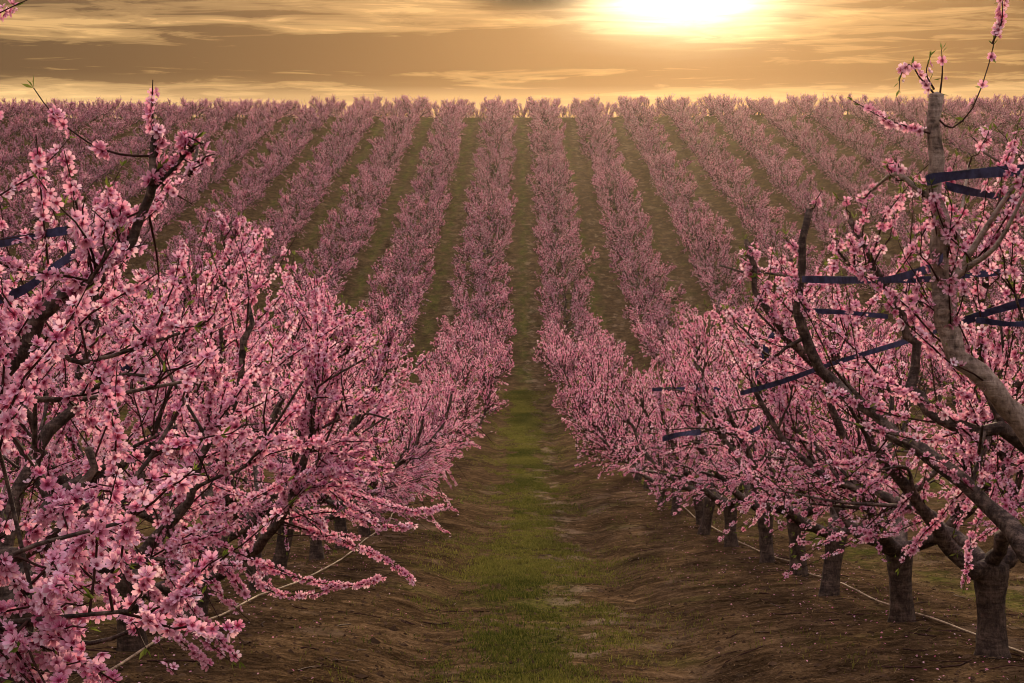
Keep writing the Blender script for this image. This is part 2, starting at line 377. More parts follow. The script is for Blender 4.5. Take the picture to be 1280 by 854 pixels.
def frames(nv, rng):
    a = nrm(rng.standard_normal(nv.shape)); u = nrm(np.cross(nv, a)); v = np.cross(nv, u)
    return np.stack([u, v, nv], -1)         # columns
def scatter(tmpl, P, Nn, S, rng, shape=None):
    V, F, rad = tmpl; R = frames(Nn, rng); n = len(P)
    T = np.broadcast_to(V[None], (n, *V.shape))
    if shape is not None: T = T * shape[:, None, :]
    VV = (np.einsum('nij,nkj->nki', R, T) * S[:, None, None] + P[:, None, :]).reshape(-1, 3)
    FF = [(f[None] + (np.arange(n) * len(V))[:, None, None]).reshape(-1, f.shape[1]) for f in F]
    tone = np.zeros((n, len(V), 3)); tone[..., 0] = rad[None]; tone[..., 1] = np.clip(rng.normal(.5, .30, n), 0, 1)[:, None]
    return VV, FF, tone.reshape(-1, 3)
LEAF_T = (np.array([(0, 0, 0), (.5, -.13, .03), (1, 0, -.06), (.5, .13, .03)]), [np.array([(0, 1, 2, 3)])], np.array([0, .5, 1, .5]))

# ------------------------------------------------------------------ tree growing
class Tree:
    """skeleton in local coordinates; base at the origin"""
    def __init__(s, seed, lod, h=2.9, wx=1.55, wy=1.6, dens=1.0, scaf=None, nscaf=4, shoot_k=1.0, leaf=.12, up=.55, low=.5, pale=None, extra=None, trunk_h=.55, trunk_r=.085, secs=6, hole=.12):
        s.rng = rng = np.random.default_rng(seed); s.lod = lod; s.h = h; s.wx = wx; s.wy = wy
        s.limbs = []; s.pale = pale or (); s.shoots = []; s.spurs = []
        kt = {0: 12, 1: 8, 2: 6, 3: 5}[lod]
        tl = np.array([rng.normal(0, .05), rng.normal(0, .05), 0])
        s.trunk = Tubes(); tp = catmull([(0, 0, -.25), (0, 0, 0), tl * .6 + (0, 0, trunk_h * .5), tl + (0, 0, trunk_h)], {0: 14, 1: 8, 2: 5, 3: 4}[lod])
        tz = np.linspace(0, 1, len(tp)); s.trunk.add(tp, trunk_r * (1.75 - .90 * np.clip(tz * 1.9, 0, 1) ** .7 + .28 * np.clip(tz - .7, 0, 1) / .3), kt, lump=.05 if lod < 2 else 0, rng=rng)
        top = tl + np.array([0, 0, trunk_h * .93])
        if scaf is None:
            scaf = []; a0 = rng.uniform(0, 6.28)
            for i in range(nscaf):
                a = a0 + 2 * math.pi * i / nscaf + rng.normal(0, .25); rr = rng.uniform(.65, .95); hh = h * rng.uniform(.78, .95)
                ex, ey = math.cos(a) * wx * rr, math.sin(a) * wy * rr; hh *= 1 - .30 * rr ** 2
                P = [top, top + (ex * .32, ey * .32, (hh - trunk_h) * .12), (tl[0] + ex * .68, tl[1] + ey * .68, trunk_h + (hh - trunk_h) * .42), (ex * .88, ey * .88, trunk_h + (hh - trunk_h) * .74), (ex, ey, hh)]
                P = np.array(P); P[2:4] += rng.normal(0, .08, (2, 3)); scaf.append((P, rng.uniform(.045, .058), .014))
        else:
            scaf = [((np.vstack([top, p]) if not fl else np.asarray(p)), r0, r1) for (p, r0, r1, fl) in scaf]
        ns = {0: 22, 1: 12, 2: 7, 3: 5}[lod]
        for (P, r0, r1) in scaf:
            Q = catmull(P, ns); Q[1:-1] += rng.normal(0, .012 if lod < 2 else .02, Q[1:-1].shape)
            T = Tubes(); t = np.linspace(0, 1, ns); T.add(Q, (r0 + (r1 - r0) * t ** .8) * (1 + rng.normal(0, .07, ns)), {0: 9, 1: 7, 2: 5, 3: 4}[lod], lump=.07 if lod < 2 else 0, rng=rng)
            s.limbs.append(T); Ls = np.linalg.norm(np.diff(Q, axis=0), axis=1).sum()
            s._shoots(Q, Ls, shoot_k * .8, up, low, .22)
            for j in range(int(secs * Ls / 2.0 + .5)):
                tt = rng.uniform(.18, .97); p, d = s._ev(Q, tt)
                ax = np.array([p[0], p[1], 0]); ax = ax / (np.linalg.norm(ax) + .2)
                v = nrm(nrm(rng.standard_normal(3)) * .75 + ax * rng.uniform(-.1, .7) + d * .45 + np.array([0, 0, up * .8])); ln = rng.uniform(.4, .95) * (1 - .35 * tt)
                if rng.random() < .2 and p[2] < 1.5: v = nrm(np.array([v[0], v[1], -.1 + .3 * rng.random()]))
                e = p + v * ln + np.array([0, 0, ln * .18 * up])
                e = s._clamp(e, p); mid = (p + e) / 2 + rng.normal(0, .05, 3)
                rr = (r0 + (r1 - r0) * tt) * .45; n2 = {0: 9, 1: 6, 2: 4, 3: 3}[lod]
                q = catmull([p, (p + mid) / 2, mid, e], n2); T.add(q, np.linspace(min(rr, .017), .005, n2), {0: 6, 1: 5, 2: 4, 3: 3}[lod])
                s._shoots(q, ln, shoot_k, up, low, .0)
        s.twigs = Tubes(); FP, FN, FS = [], [], []; LP, LN, LS = [], [], []; TIP = []
        kk = {0: 5, 1: 3, 2: 3, 3: 3}[lod]
        step = {0: .0115, 1: .0145, 2: .028, 3: .055}[lod]
        holes = rng.uniform(-1, 1, (5, 3)) * (wx, wy, h * .35) + (0, 0, h * .45)
        allsh = list(s.shoots) + [(np.asarray(e[0]), e[1]) for e in (extra or [])]
        for (Q, dn) in allsh:
            n = len(Q); s.twigs.add(Q, np.linspace(.0042, .0016, n) * ({0: 1, 1: 1.2, 2: 2.2, 3: 3.4}[lod]), kk, cap=False)
            Ls = np.linalg.norm(np.diff(Q, axis=0), axis=1).sum()
            m = Q[n // 2]; hd = np.min(np.linalg.norm(holes - m, axis=1))
            k = dens * dn * (1.0 if hd > .38 else .25)
            m_ = max(1, int(Ls / step)); t = (np.arange(m_) + rng.random(m_)) / m_
            a0, a1 = rng.uniform(0, .22), rng.uniform(.86, 1.0)
            keep = (rng.random(m_) < k) & (t > a0) & (t < a1); t1 = t[keep]
            for rep in range(2 if lod < 2 else 1):
                tt = t1 if rep == 0 else t1[rng.random(len(t1)) < .38]
                if not len(tt): continue
                p, d = s._evn(Q, tt); r = nrm(rng.standard_normal(p.shape)); r = nrm(r - d * (r * d).sum(1, keepdims=True))
                nn = nrm(r + d * rng.uniform(-.1, .7, (len(tt), 1)) + np.array([0, 0, .12]))
                base = {0: .0200, 1: .0205, 2: .028, 3: .056}[lod]; sz = base * rng.uniform(.68, 1.16, len(tt))
                FP.append(p + r * (base * .45)); FN.append(nn); FS.append(sz)
            ml = rng.binomial(m_, min(1, leaf * (1 if lod < 2 else .5)))
            if ml:
                tt = rng.random(ml); p, d = s._evn(Q, tt); r = nrm(rng.standard_normal(p.shape) + d * .9); LP.append(p); LN.append(r); LS.append(rng.uniform(.018, .042, ml) * (1 if lod < 2 else 1.7))
            if rng.random() < leaf * 4:
                LP.append(np.repeat(Q[-1:], 3, 0)); LN.append(nrm(nrm(Q[-1] - Q[-2])[None] + rng.normal(0, .4, (3, 3)))); LS.append(rng.uniform(.02, .045, 3) * (1 if lod < 2 else 1.7))
        s.FP = np.vstack(FP); s.FN = np.vstack(FN); s.FS = np.concatenate(FS)
        s.LP = np.vstack(LP); s.LN = np.vstack(LN); s.LS = np.concatenate(LS)
    def _cap(s, e):
        if s.lod == 0: return s.h * (1 - .32 * min(1.2, abs(e[0]) / s.wx) ** 2.4)
        return s.h * (1 - (.38 if s.lod < 3 else .34) * min(1.2, math.hypot(e[0] / s.wx, e[1] / s.wy)) ** 2.4)
    def _clamp(s, e, p):
        e = e.copy(); e[2] = min(max(e[2], .35), max(p[2] + .05, s._cap(e)))
        if abs(e[0]) > s.wx: e[0] = s.wx * np.sign(e[0]) * .97
        if abs(e[1]) > s.wy: e[1] = s.wy * np.sign(e[1]) * .97
        return e
    def _ev(s, Q, t):
        u = t * (len(Q) - 1); i = min(int(u), len(Q) - 2); f = u - i; d = Q[i + 1] - Q[i]; return Q[i] + d * f, d / (np.linalg.norm(d) + 1e-9)
    def _evn(s, Q, t):
        u = t * (len(Q) - 1); i = np.minimum(u.astype(int), len(Q) - 2); f = (u - i)[:, None]; d = Q[i + 1] - Q[i]; return Q[i] + d * f, nrm(d)
    def _shoots(s, Q, Ls, k, up, low, tmin):
        rng = s.rng; n = rng.poisson(Ls * 19 * k * {0: .80, 1: .82, 2: .75, 3: .27}[s.lod]); npt = {0: 6, 1: 4, 2: 3, 3: 2}[s.lod]
        for _ in range(n):
            t = rng.uniform(tmin, 1) if rng.random() < .93 else 1.0; p, d = s._ev(Q, t)
            if p[2] < .55 and rng.random() < .6: continue
            ax = np.array([p[0], p[1], 0]); ax = ax / (np.linalg.norm(ax) + .3); r = nrm(rng.standard_normal(3))
            lowf = 1 if p[2] < 1.2 and rng.random() < low else 0
            v = nrm(r * .8 + d * .35 + ax * (.25 + .7 * lowf) + np.array([0, 0, up * (1.1 - 1.35 * lowf)]))
            ln = rng.uniform(.18, .62) * (1.25 if rng.random() < .2 else 1) * (1.3 if s.lod == 3 else 1)
            e = p + v * ln
            if abs(e[0]) > s.wx or abs(e[1]) > s.wy or e[2] > s.h: ln *= .5
            if e[2] < .3: ln *= .4
            side = nrm(np.cross(v, rng.standard_normal(3))) * ln * rng.uniform(.02, .12)
            e = p + v * ln; e[2] += ln * .12 * (1 - 2 * lowf)
            over = .08 if s.lod < 2 else rng.uniform(0, .45) * (rng.random() < .6)
            hx = s._cap(e)
            if e[2] > hx + over:
                f = max(.25, (hx + over - p[2]) / max(.05, e[2] - p[2])); e = p + (e - p) * min(1, f)
            q = catmull([p, (p + e) / 2 + side, e], npt) if npt > 2 else np.array([p, e])
            if npt > 2: q[1:-1] += rng.normal(0, .006, q[1:-1].shape)
            s.shoots.append((q, rng.uniform(.5, 1.0) if rng.random() < (.86 if s.lod < 3 else .74) else .10))
    def meshes(s, nm):
        rng = s.rng; l = s.lod
        op = np.ones((len(s.FP), 3)); bud = rng.random(len(s.FP)) < (.14 if l < 2 else 0); op[bud] = (.5, .5, 1.7)
        op[:, 2] *= rng.uniform(.7, 1.7, len(op)) if l < 2 else 1
        FS = np.where(bud, s.FS * .7, s.FS)
        V, F, tone = scatter(FT[l], s.FP, s.FN, FS, rng, op)
        bl = (V, F, tone)
        LV, LF, lt = scatter(LEAF_T, s.LP, s.LN, s.LS, rng) if False else s._leaves()
        return bl, (LV, LF, lt)
    def _leaves(s):
        rng = s.rng; V0, F0, r0 = LEAF_T; n = len(s.LP); u = s.LN; a = nrm(rng.standard_normal(u.shape)); v = nrm(np.cross(u, a)); w = np.cross(u, v)
        R = np.stack([u, v, w], -1); VV = (np.einsum('nij,kj->nki', R, V0) * s.LS[:, None, None] + s.LP[:, None, :]).reshape(-1, 3)
        FF = [(F0[0][None] + (np.arange(n) * 4)[:, None, None]).reshape(-1, 4)]
        tone = np.zeros((n, 4, 3)); tone[..., 0] = .5; tone[..., 1] = rng.random(n)[:, None]
        return VV, FF, tone.reshape(-1, 3)
    def build(s, root, near):
        """near: trunk / limb (each) / twigs / blossoms / leaves; far: trunk / crown"""
        (V, F, t), (LV, LF, lt) = s.meshes('x')
        if near:
            link('trunk', s.trunk.mesh('trunk', M_TRUNK), root)
            for i, T in enumerate(s.limbs): link('limb', T.mesh('limb', M_SUNLIT if i in s.pale else M_LIMB), root)
            link('twigs', s.twigs.mesh('twigs', M_TWIG), root)
            link('blossoms', fast_mesh('blossoms', V, F, [M_PETAL], t, smooth=(s.lod == 0)), root)
            link('leaves', fast_mesh('leaves', LV, LF, [M_LEAF], lt), root)
        else:
            tv, tf = s.trunk.arrays(); VV = [tv]; F3 = [tf[0]]; F4 = [tf[1]]; n = len(tv)
            for T in s.limbs: v, f = T.arrays(); VV.append(v); F3.append(f[0] + n); F4.append(f[1] + n); n += len(v)
            link('trunk', fast_mesh('trunk', np.vstack(VV), [np.vstack(F3), np.vstack(F4)], [M_LIMB], smooth=True), root)
            wv, wf = s.twigs.arrays(); nq = len(F[0])
            V2 = np.vstack([V, LV, wv]); n1, n2 = len(V), len(V) + len(LV); fs = [F[0], LF[0] + n1, wf[1] + n2]
            mi = np.concatenate([np.zeros(len(fs[0])), np.ones(len(fs[1])), np.full(len(fs[2]), 2)])
            tn = np.vstack([t, lt, np.full((len(wv), 3), .5)])
            link('crown', fast_mesh('crown', V2, fs, [M_PETALF, M_LEAF, M_TWIG], tn, mi), root)

def empty(name, loc, rz=0., sc=(1, 1, 1)):
    o = bpy.data.objects.new(name, None); COL.objects.link(o); o.location = loc; o.rotation_euler = (0, 0, rz); o.scale = sc; o.empty_display_size = .3; return o
def copy_tree(src, loc, rz, sc):
    r = src.copy(); COL.objects.link(r); r.location = loc; r.rotation_euler = (0, 0, rz); r.scale = sc
    for k in list(r.keys()):
        if k in ('label', 'category', 'group', 'kind'): del r[k]
    for ch in src.children:
        c = ch.copy(); COL.objects.link(c); c.parent = r
    return r

# ------------------------------------------------------------------ where the trees stand
STEP = 2.25
RX, LX = AX + W / 2, AX - W / 2
prng = np.random.default_rng(7)
def base_at(x, y): return (x, y, float(ground_z(x, y)) - .01)

def scaffold(root, pts, r0, r1, flag=False):
    """pts in photo pixels + distance -> local"""
    b = np.array(root); return (np.array([at(*p) - b for p in pts]), r0, r1, flag)
def shootpx(root, pts, d, n=9):
    b = np.array(root); return (catmull(np.array([at(*p) - b for p in pts]), n), d)

ROW_WORD = {1: 'first', 2: 'second', 3: 'third', 4: 'fourth', 5: 'fifth', 6: 'sixth', 7: 'seventh', 8: 'eighth', 9: 'ninth', 10: 'tenth', 11: 'eleventh', 12: 'twelfth', 13: 'thirteenth', 14: 'fourteenth'}
GROUP = 'peach trees in bloom planted in rows'

# --- hand shaped nearest trees
near_specs = []
# right row
b = base_at(RX, 7.0)
near_specs.append(dict(loc=b, seed=11, h=2.45, secs=4, dens=.8, shoot_k=.58, leaf=.25, trunk_r=.10, pale=(1,), trunk_h=.6,
    scaf=[scaffold(b, [(1300, 700, 7.3), (1232, 622, 7.6), (1150, 560, 7.9), (1085, 515, 8.1), (1040, 478, 8.3), (1004, 418, 8.3), (1000, 350, 8.3), (1012, 262, 8.3)], .052, .017),
          scaffold(b, [(1330, 600, 6.6), (1262, 505, 6.5), (1196, 432, 6.5), (1176, 372, 6.5), (1172, 260, 6.5), (1171, 118, 6.5)], .058, .026),
          scaffold(b, [(1340, 600, 7.0), (1270, 540, 7.0), (1195, 530, 7.0), (1148, 502, 7.1), (1140, 440, 7.2), (1108, 365, 7.2), (1062, 275, 7.2)], .044, .012),
          scaffold(b, [(1420, 560, 7.2), (1400, 380, 7.3), (1340, 270, 7.4), (1325, 190, 7.5)], .055, .02)],
    extra=[shootpx(b, [(1174, 150, 6.5), (1190, 160, 6.5), (1216, 135, 6.5), (1236, 80, 6.5), (1244, 45, 6.5)], .12), shootpx(b, [(1240, 55, 6.5), (1252, 28, 6.5), (1253, -5, 6.5)], 1.6),
           shootpx(b, [(1174, 125, 6.5), (1160, 108, 6.5), (1148, 95, 6.5), (1138, 80, 6.5), (1126, 92, 6.5), (1124, 112, 6.5)], .7), shootpx(b, [(1175, 118, 6.5), (1178, 90, 6.5), (1177, 62, 6.5)], .05),
           shootpx(b, [(1172, 170, 6.5), (1140, 160, 6.5), (1105, 148, 6.5), (1066, 126, 6.5)], 1.3), shootpx(b, [(1168, 112, 6.5), (1158, 92, 6.5), (1163, 70, 6.5)], .25)]))
b = base_at(RX - .02, 9.2)
near_specs.append(dict(loc=b, seed=12, h=2.5, dens=.8, shoot_k=.75, leaf=.25, trunk_r=.092, trunk_h=.5,
    scaf=[scaffold(b, [(1216, 708, 9.2), (1180, 676, 9.2), (1150, 632, 9.1), (1095, 560, 9.1), (1060, 500, 9.1), (960, 395, 9.0), (932, 300, 9.0)], .058, .014),
          scaffold(b, [(1275, 680, 9.3), (1330, 600, 9.4), (1370, 480, 9.4), (1380, 350, 9.3)], .05, .014),
          scaffold(b, [(1215, 690, 9.4), (1165, 645, 9.8), (1100, 618, 10.2), (1045, 600, 10.4), (985, 560, 10.5), (940, 480, 10.5)], .045, .014),
          scaffold(b, [(1262, 640, 8.9), (1250, 540, 8.8), (1225, 430, 8.7), (1235, 320, 8.6)], .045, .013)],
    extra=[shootpx(b, [(1100, 618, 10.2), (1075, 655, 9.9), (1045, 672, 9.8), (996, 694, 9.8)], 1.9), shootpx(b, [(985, 560, 10.5), (972, 600, 10.3), (950, 640, 10.2), (925, 666, 10.2)], 1.7),
           shootpx(b, [(1045, 600, 10.4), (985, 607, 10.3), (930, 612, 10.2)], 1.2)]))
# left row
b = base_at(LX, 5.0)
near_specs.append(dict(loc=b, seed=31, h=2.1, wx=1.3, secs=4.5, dens=.95, shoot_k=.72, leaf=.06, trunk_r=.09, trunk_h=.6, low=.7,
    scaf=[scaffold(b, [(-190, 640, 5.0), (-60, 530, 5.0), (30, 430, 5.0), (78, 368, 5.0), (150, 320, 5.0), (186, 250, 5.0), (192, 172, 5.0)], .038, .011),
          scaffold(b, [(-160, 720, 4.8), (-40, 700, 4.7), (40, 690, 4.6), (95, 640, 4.6), (110, 560, 4.6)], .042, .011),
          scaffold(b, [(-220, 560, 5.3), (-120, 400, 5.5), (-60, 300, 5.6), (-40, 200, 5.6)], .046, .014),
          scaffold(b, [(-200, 760, 4.3), (-80, 780, 4.2), (20, 790, 4.2), (70, 740, 4.2)], .035, .01)],
    extra=[shootpx(b, [(192, 178, 5.0), (190, 140, 5.0), (191, 100, 5.0)], 1.0), shootpx(b, [(186, 195, 5.0), (150, 193, 5.0), (110, 178, 5.0), (68, 145, 5.0), (42, 110, 5.0)], .45),
           shootpx(b, [(186, 250, 5.0), (165, 270, 5.0), (100, 282, 5.0), (0, 300, 5.0)], .35), shootpx(b, [(60, 330, 5.0), (52, 250, 5.0), (45, 168, 5.0)], .9),
           shootpx(b, [(105, 300, 5.0), (92, 240, 5.0), (80, 188, 5.0)], 1.9), shootpx(b, [(192, 220, 5.0), (215, 240, 5.0), (240, 255, 5.0)], .8),
           shootpx(b, [(-40, 200, 5.6), (-45, 90, 5.4), (-20, 30, 5.2), (34, 0, 5.1)], .8), shootpx(b, [(186, 268, 5.0), (196, 320, 5.1), (200, 372, 5.2)], .05)]))
b = base_at(LX + .02, 7.2)
near_specs.append(dict(loc=b, seed=33, h=2.3, dens=1.0, shoot_k=.9, leaf=.09, trunk_r=.09, trunk_h=.5, low=.7,
    scaf=[scaffold(b, [(20, 740, 7.2), (60, 712, 7.1), (150, 708, 7.0), (215, 660, 6.9), (250, 590, 6.9), (262, 500, 6.9)], .05, .013),
          scaffold(b, [(0, 700, 7.3), (30, 600, 7.4), (90, 500, 7.5), (120, 400, 7.5), (130, 300, 7.5)], .05, .013),
          scaffold(b, [(60, 640, 7.6), (130, 590, 7.8), (210, 556, 8.0), (262, 545, 8.1), (300, 470, 8.1), (310, 380, 8.1)], .048, .012),
          scaffold(b, [(-60, 640, 7.2), (-120, 500, 7.2), (-150, 350, 7.2)], .045, .014)],
    extra=[shootpx(b, [(150, 708, 7.0), (200, 750, 6.9), (245, 790, 6.8), (290, 828, 6.8)], 1.8), shootpx(b, [(215, 660, 6.9), (250, 690, 6.8), (290, 720, 6.8), (310, 752, 6.8)], 1.7),
           shootpx(b, [(150, 708, 7.0), (175, 760, 6.8), (230, 805, 6.7), (262, 832, 6.7)], 1.5)]))
b = base_at(LX + .02, 9.45)
near_specs.append(dict(loc=b, seed=34, h=2.4, dens=1.0, shoot_k=.95, leaf=.08, trunk_r=.088, trunk_h=.45, low=.75,
    scaf=[scaffold(b, [(215, 735, 9.3), (300, 700, 9.0), (350, 650, 8.8), (372, 600, 8.8), (392, 530, 8.8), (400, 440, 8.8)], .048, .012),
          scaffold(b, [(150, 690, 9.5), (135, 640, 9.5), (180, 590, 9.6), (222, 450, 9.7), (235, 320, 9.7)], .05, .012),
          scaffold(b, [(195, 680, 9.8), (230, 600, 10.3), (270, 500, 10.6), (280, 380, 10.7), (290, 300, 10.7)], .045, .012),
          scaffold(b, [(120, 650, 9.2), (50, 560, 9.1), (10, 430, 9.1)], .045, .013)],
    extra=[shootpx(b, [(345, 650, 8.85), (400, 668, 8.8), (470, 694, 8.8), (526, 732, 8.8)], 1.7), shootpx(b, [(300, 700, 9.0), (370, 722, 8.9), (440, 733, 8.8), (494, 714, 8.8)], 1.5),
           shootpx(b, [(372, 600, 8.8), (450, 622, 9.1), (520, 640, 9.5), (575, 628, 9.8)], 1.5), shootpx(b, [(350, 650, 8.8), (420, 640, 8.9), (480, 660, 9.0), (520, 655, 9.1)], 1.5),
           shootpx(b, [(300, 700, 9.0), (330, 735, 8.9), (380, 745, 8.8), (430, 728, 8.8)], 1.4)]))

near_labels = ['old peach tree at the right edge, its pale upright limb bound with navy tape',
               'peach tree with the nearest whole trunk on the right, its fork low beside the hose',
               'pink blossoming peach tree leaning in at the far left, its tall sprays against the sky',
               'densely flowering peach tree low at the left, just beyond the nearest left tree',
               'peach tree with spreading low branch over the bare soil left of the hose']
used = []
for sp, lb in zip(near_specs, near_labels):
    loc = sp.pop('loc'); root = empty('peach_tree', loc); tag(root, lb, 'tree', GROUP)
    Tree(lod=0, **sp).build(root, True); used.append((loc[0], loc[1]))

# --- shared kinds
def proto(lod, seeds, near, **kw):
    out = []
    for sd_ in seeds:
        root = empty('peach_tree', (0, -500, 0)); Tree(seed=sd_, lod=lod, **kw).build(root, near); out.append(root)
    return out
P0 = proto(0, [57, 52][:0], True, h=2.2, dens=.85, shoot_k=.7, leaf=.08, low=.6)
P1L = proto(1, [101, 102, 103, 104], True, h=2.6, wx=1.45, wy=1.45, dens=1.0, shoot_k=1.1, leaf=.12, low=.75)
P1R = proto(1, [201, 202, 203, 204], True, h=2.65, wx=1.45, wy=1.45, dens=.80, shoot_k=.85, leaf=.2, low=.45)
P2 = proto(2, [301, 302, 303, 304], False, h=2.75, wx=1.7, wy=1.7, dens=1.0, shoot_k=1.2, leaf=.06, secs=7)
P3 = proto(3, [401, 402, 403, 404, 405], False, h=2.85, wx=2.0, wy=2.0, dens=1.0, shoot_k=1.3, leaf=.05, up=1.1, secs=9, low=.45)

sites = []
for i in range(-14, 15):
    x0 = AX + W * (i - .5)                       # i<=0 left rows, i>=1 right rows
    row = i if i >= 1 else i - 1
    ph = 0 if i in (0, 1) else prng.uniform(0, STEP)
    y = 4.95 + ph if i != 1 else 11.45
    while y < 205:
        x = x0 + prng.normal(0, .08); yy = y + prng.normal(0, .08); y += STEP
        if 84 < yy < 84: continue
        if i == 1 and 6 < yy < 10.4: continue
        if i == 0 and 4 < yy < 10.6: continue
        if yy < 4.5 and row not in (-1,): continue
        px, py = proj((x, yy, float(base_z(yy)) + 1.4)); m = 2.1 / yy * FPX
        if px < -m or px > 1280 + m: continue
        sites.append([row, x, yy])
# how much of the picture each tree can show (front-to-back coverage grid)
sites.sort(key=lambda s: s[2]); GW, GH = 320, 214; cov = np.zeros((GH, GW), np.float32); vis = []
for (row, x, y) in sites:
    hh = 2.8 if y < 40 else max(2.25, 2.8 - .55 * (y - 40) / 45); z0 = float(ground_z(x, y))
    a, b_ = proj((x - 1.3, y, z0 + hh)); c, d_ = proj((x + 1.3, y, z0 + .4)); a /= 4; c /= 4; b_ /= 4; d_ /= 4
    i0, i1 = max(0, int(a)), min(GW, int(c) + 1); j0, j1 = max(0, int(b_)), min(GH, int(d_) + 1)
    if i0 >= i1 or j0 >= j1: vis.append(0.); continue
    blk = cov[j0:j1, i0:i1]; vis.append(float((1 - blk).sum())); cov[j0:j1, i0:i1] = blk + (1 - blk) * .8
vis = np.array(vis); order = np.argsort(-vis); N_IND = 222
ind = set(order[:N_IND].tolist())
def words_for(row, y):
    side = 'left' if row < 0 else 'right'; n = abs(row); rw = f'{ROW_WORD[n]} row {side} of the middle aisle'
    return side, n, rw
ORD = ['first', 'second', 'third', 'fourth', 'fifth', 'sixth', 'seventh', 'eighth', 'ninth', 'tenth']
cnt = {}; rest = []
protos_used = set()
def place(src, loc, rz, sc):
    if id(src) not in protos_used:
        protos_used.add(id(src)); src.location = loc; src.rotation_euler = (0, 0, rz); src.scale = sc; return src
    return copy_tree(src, loc, rz, sc)
for k, (row, x, y) in enumerate(sites):
    z = float(ground_z(x, y)) - .01
    hs = 1.0 if y < 40 else max(.80, 1.0 - .20 * (y - 40) / 45)
    if y < 26: src = (P1L if row < 0 else P1R)[int(prng.integers(4))]
    elif y < 62: src = P2[int(prng.integers(4))]
    else: src = P3[int(prng.integers(5))]
    rz = prng.uniform(0, 6.283); s_ = prng.uniform(.93, 1.07) if y < 40 else prng.uniform(.85, 1.1); sc = (s_, s_, s_ * hs * prng.uniform(.88, 1.12))
    if k not in ind and vis[k] >= 0 and y >= 62:
        rest.append((x, y, z, rz, sc, P3.index(src))); continue
    if k not in ind: continue
    o = place(src, (x, y, z), rz, sc)
    side, n, rw = words_for(row, y); j = cnt.get(row, 0); cnt[row] = j + 1
    if n == 1 and y < 26:
        lb = f'blossoming peach tree {ORD[j]} behind the big nearest trees in the {side} row beside the aisle'; gp = GROUP
    else:
        band = 'in the dip' if y < 62 else ('at the foot of the hill' if y < 95 else ('on the lower hill slope' if y < 130 else ('on the upper hill slope' if y < 170 else 'at the hill crest')))
        lb = f'peach tree {band}, {ROW_WORD[n]} row {side} of the aisle'; gp = f'peach trees {band}, {rw}'
    tag(o, lb, 'tree', gp)
for p in P0 + P1L + P1R + P2 + P3:
    if id(p) not in protos_used:
        for c in list(p.children): bpy.data.objects.remove(c, do_unlink=True)
        bpy.data.objects.remove(p, do_unlink=True)

# --- all the remaining hill trees: one object, trees drawn on its points
def far_trees():
    srcs = [p for p in P3 if id(p) in protos_used]
    if not rest: return
    me = bpy.data.meshes.new('hillside_orchard'); me.vertices.add(len(rest)); me.vertices.foreach_set('co', np.array([r[:3] for r in rest], np.float32).ravel())
    a = me.attributes.new('rot', 'FLOAT_VECTOR', 'POINT'); a.data.foreach_set('vector', np.array([(0, 0, r[3]) for r in rest], np.float32).ravel())
    a = me.attributes.new('scl', 'FLOAT_VECTOR', 'POINT'); a.data.foreach_set('vector', np.array([r[4] for r in rest], np.float32).ravel())
    a = me.attributes.new('kind_index', 'INT', 'POINT'); a.data.foreach_set('value', np.array([r[5] % len(srcs) for r in rest], np.int32))
    o = link('hillside_peach_trees', me); tag(o, 'rest of the pink blossoming peach trees filling the far rows of the hillside', 'trees', kind='stuff')
    ng = bpy.data.node_groups.new('orchard_rows', 'GeometryNodeTree')
    ng.interface.new_socket('Geometry', in_out='INPUT', socket_type='NodeSocketGeometry'); ng.interface.new_socket('Geometry', in_out='OUTPUT', socket_type='NodeSocketGeometry')
    gi = ng.nodes.new('NodeGroupInput'); go = ng.nodes.new('NodeGroupOutput'); jg = ng.nodes.new('GeometryNodeJoinGeometry')
    def named(n, t):
        x = ng.nodes.new('GeometryNodeInputNamedAttribute'); x.data_type = t; x.inputs[0].default_value = n; return x.outputs[0]
    for part in ('trunk', 'crown'):
        gt = ng.nodes.new('GeometryNodeGeometryToInstance')
        for s in reversed(srcs):
            c = [c for c in s.children if c.name.startswith(part)][0]
            n = ng.nodes.new('GeometryNodeObjectInfo'); n.inputs[0].default_value = c; n.inputs['As Instance'].default_value = False
            n2 = ng.nodes.new('GeometryNodeGeometryToInstance'); ng.links.new(n.outputs['Geometry'], n2.inputs[0])
            if 'jj' not in locals() or jj is None: jj = ng.nodes.new('GeometryNodeJoinGeometry')
            ng.links.new(n2.outputs[0], jj.inputs[0])
        ip = ng.nodes.new('GeometryNodeInstanceOnPoints'); ng.links.new(gi.outputs[0], ip.inputs['Points']); ng.links.new(jj.outputs[0], ip.inputs['Instance']); jj = None
        ng.nodes.remove(gt)
        ip.inputs['Pick Instance'].default_value = True; ng.links.new(named('kind_index', 'INT'), ip.inputs['Instance Index'])
        e2r = ng.nodes.new('FunctionNodeEulerToRotation'); ng.links.new(named('rot', 'FLOAT_VECTOR'), e2r.inputs[0]); ng.links.new(e2r.outputs[0], ip.inputs['Rotation'])
        ng.links.new(named('scl', 'FLOAT_VECTOR'), ip.inputs['Scale']); ng.links.new(ip.outputs[0], jg.inputs[0])
    ng.links.new(jg.outputs[0], go.inputs[0])
    m = o.modifiers.new('rows', 'NODES'); m.node_group = ng
CREST_X = [AX + W * i for i in range(-12, 13)]
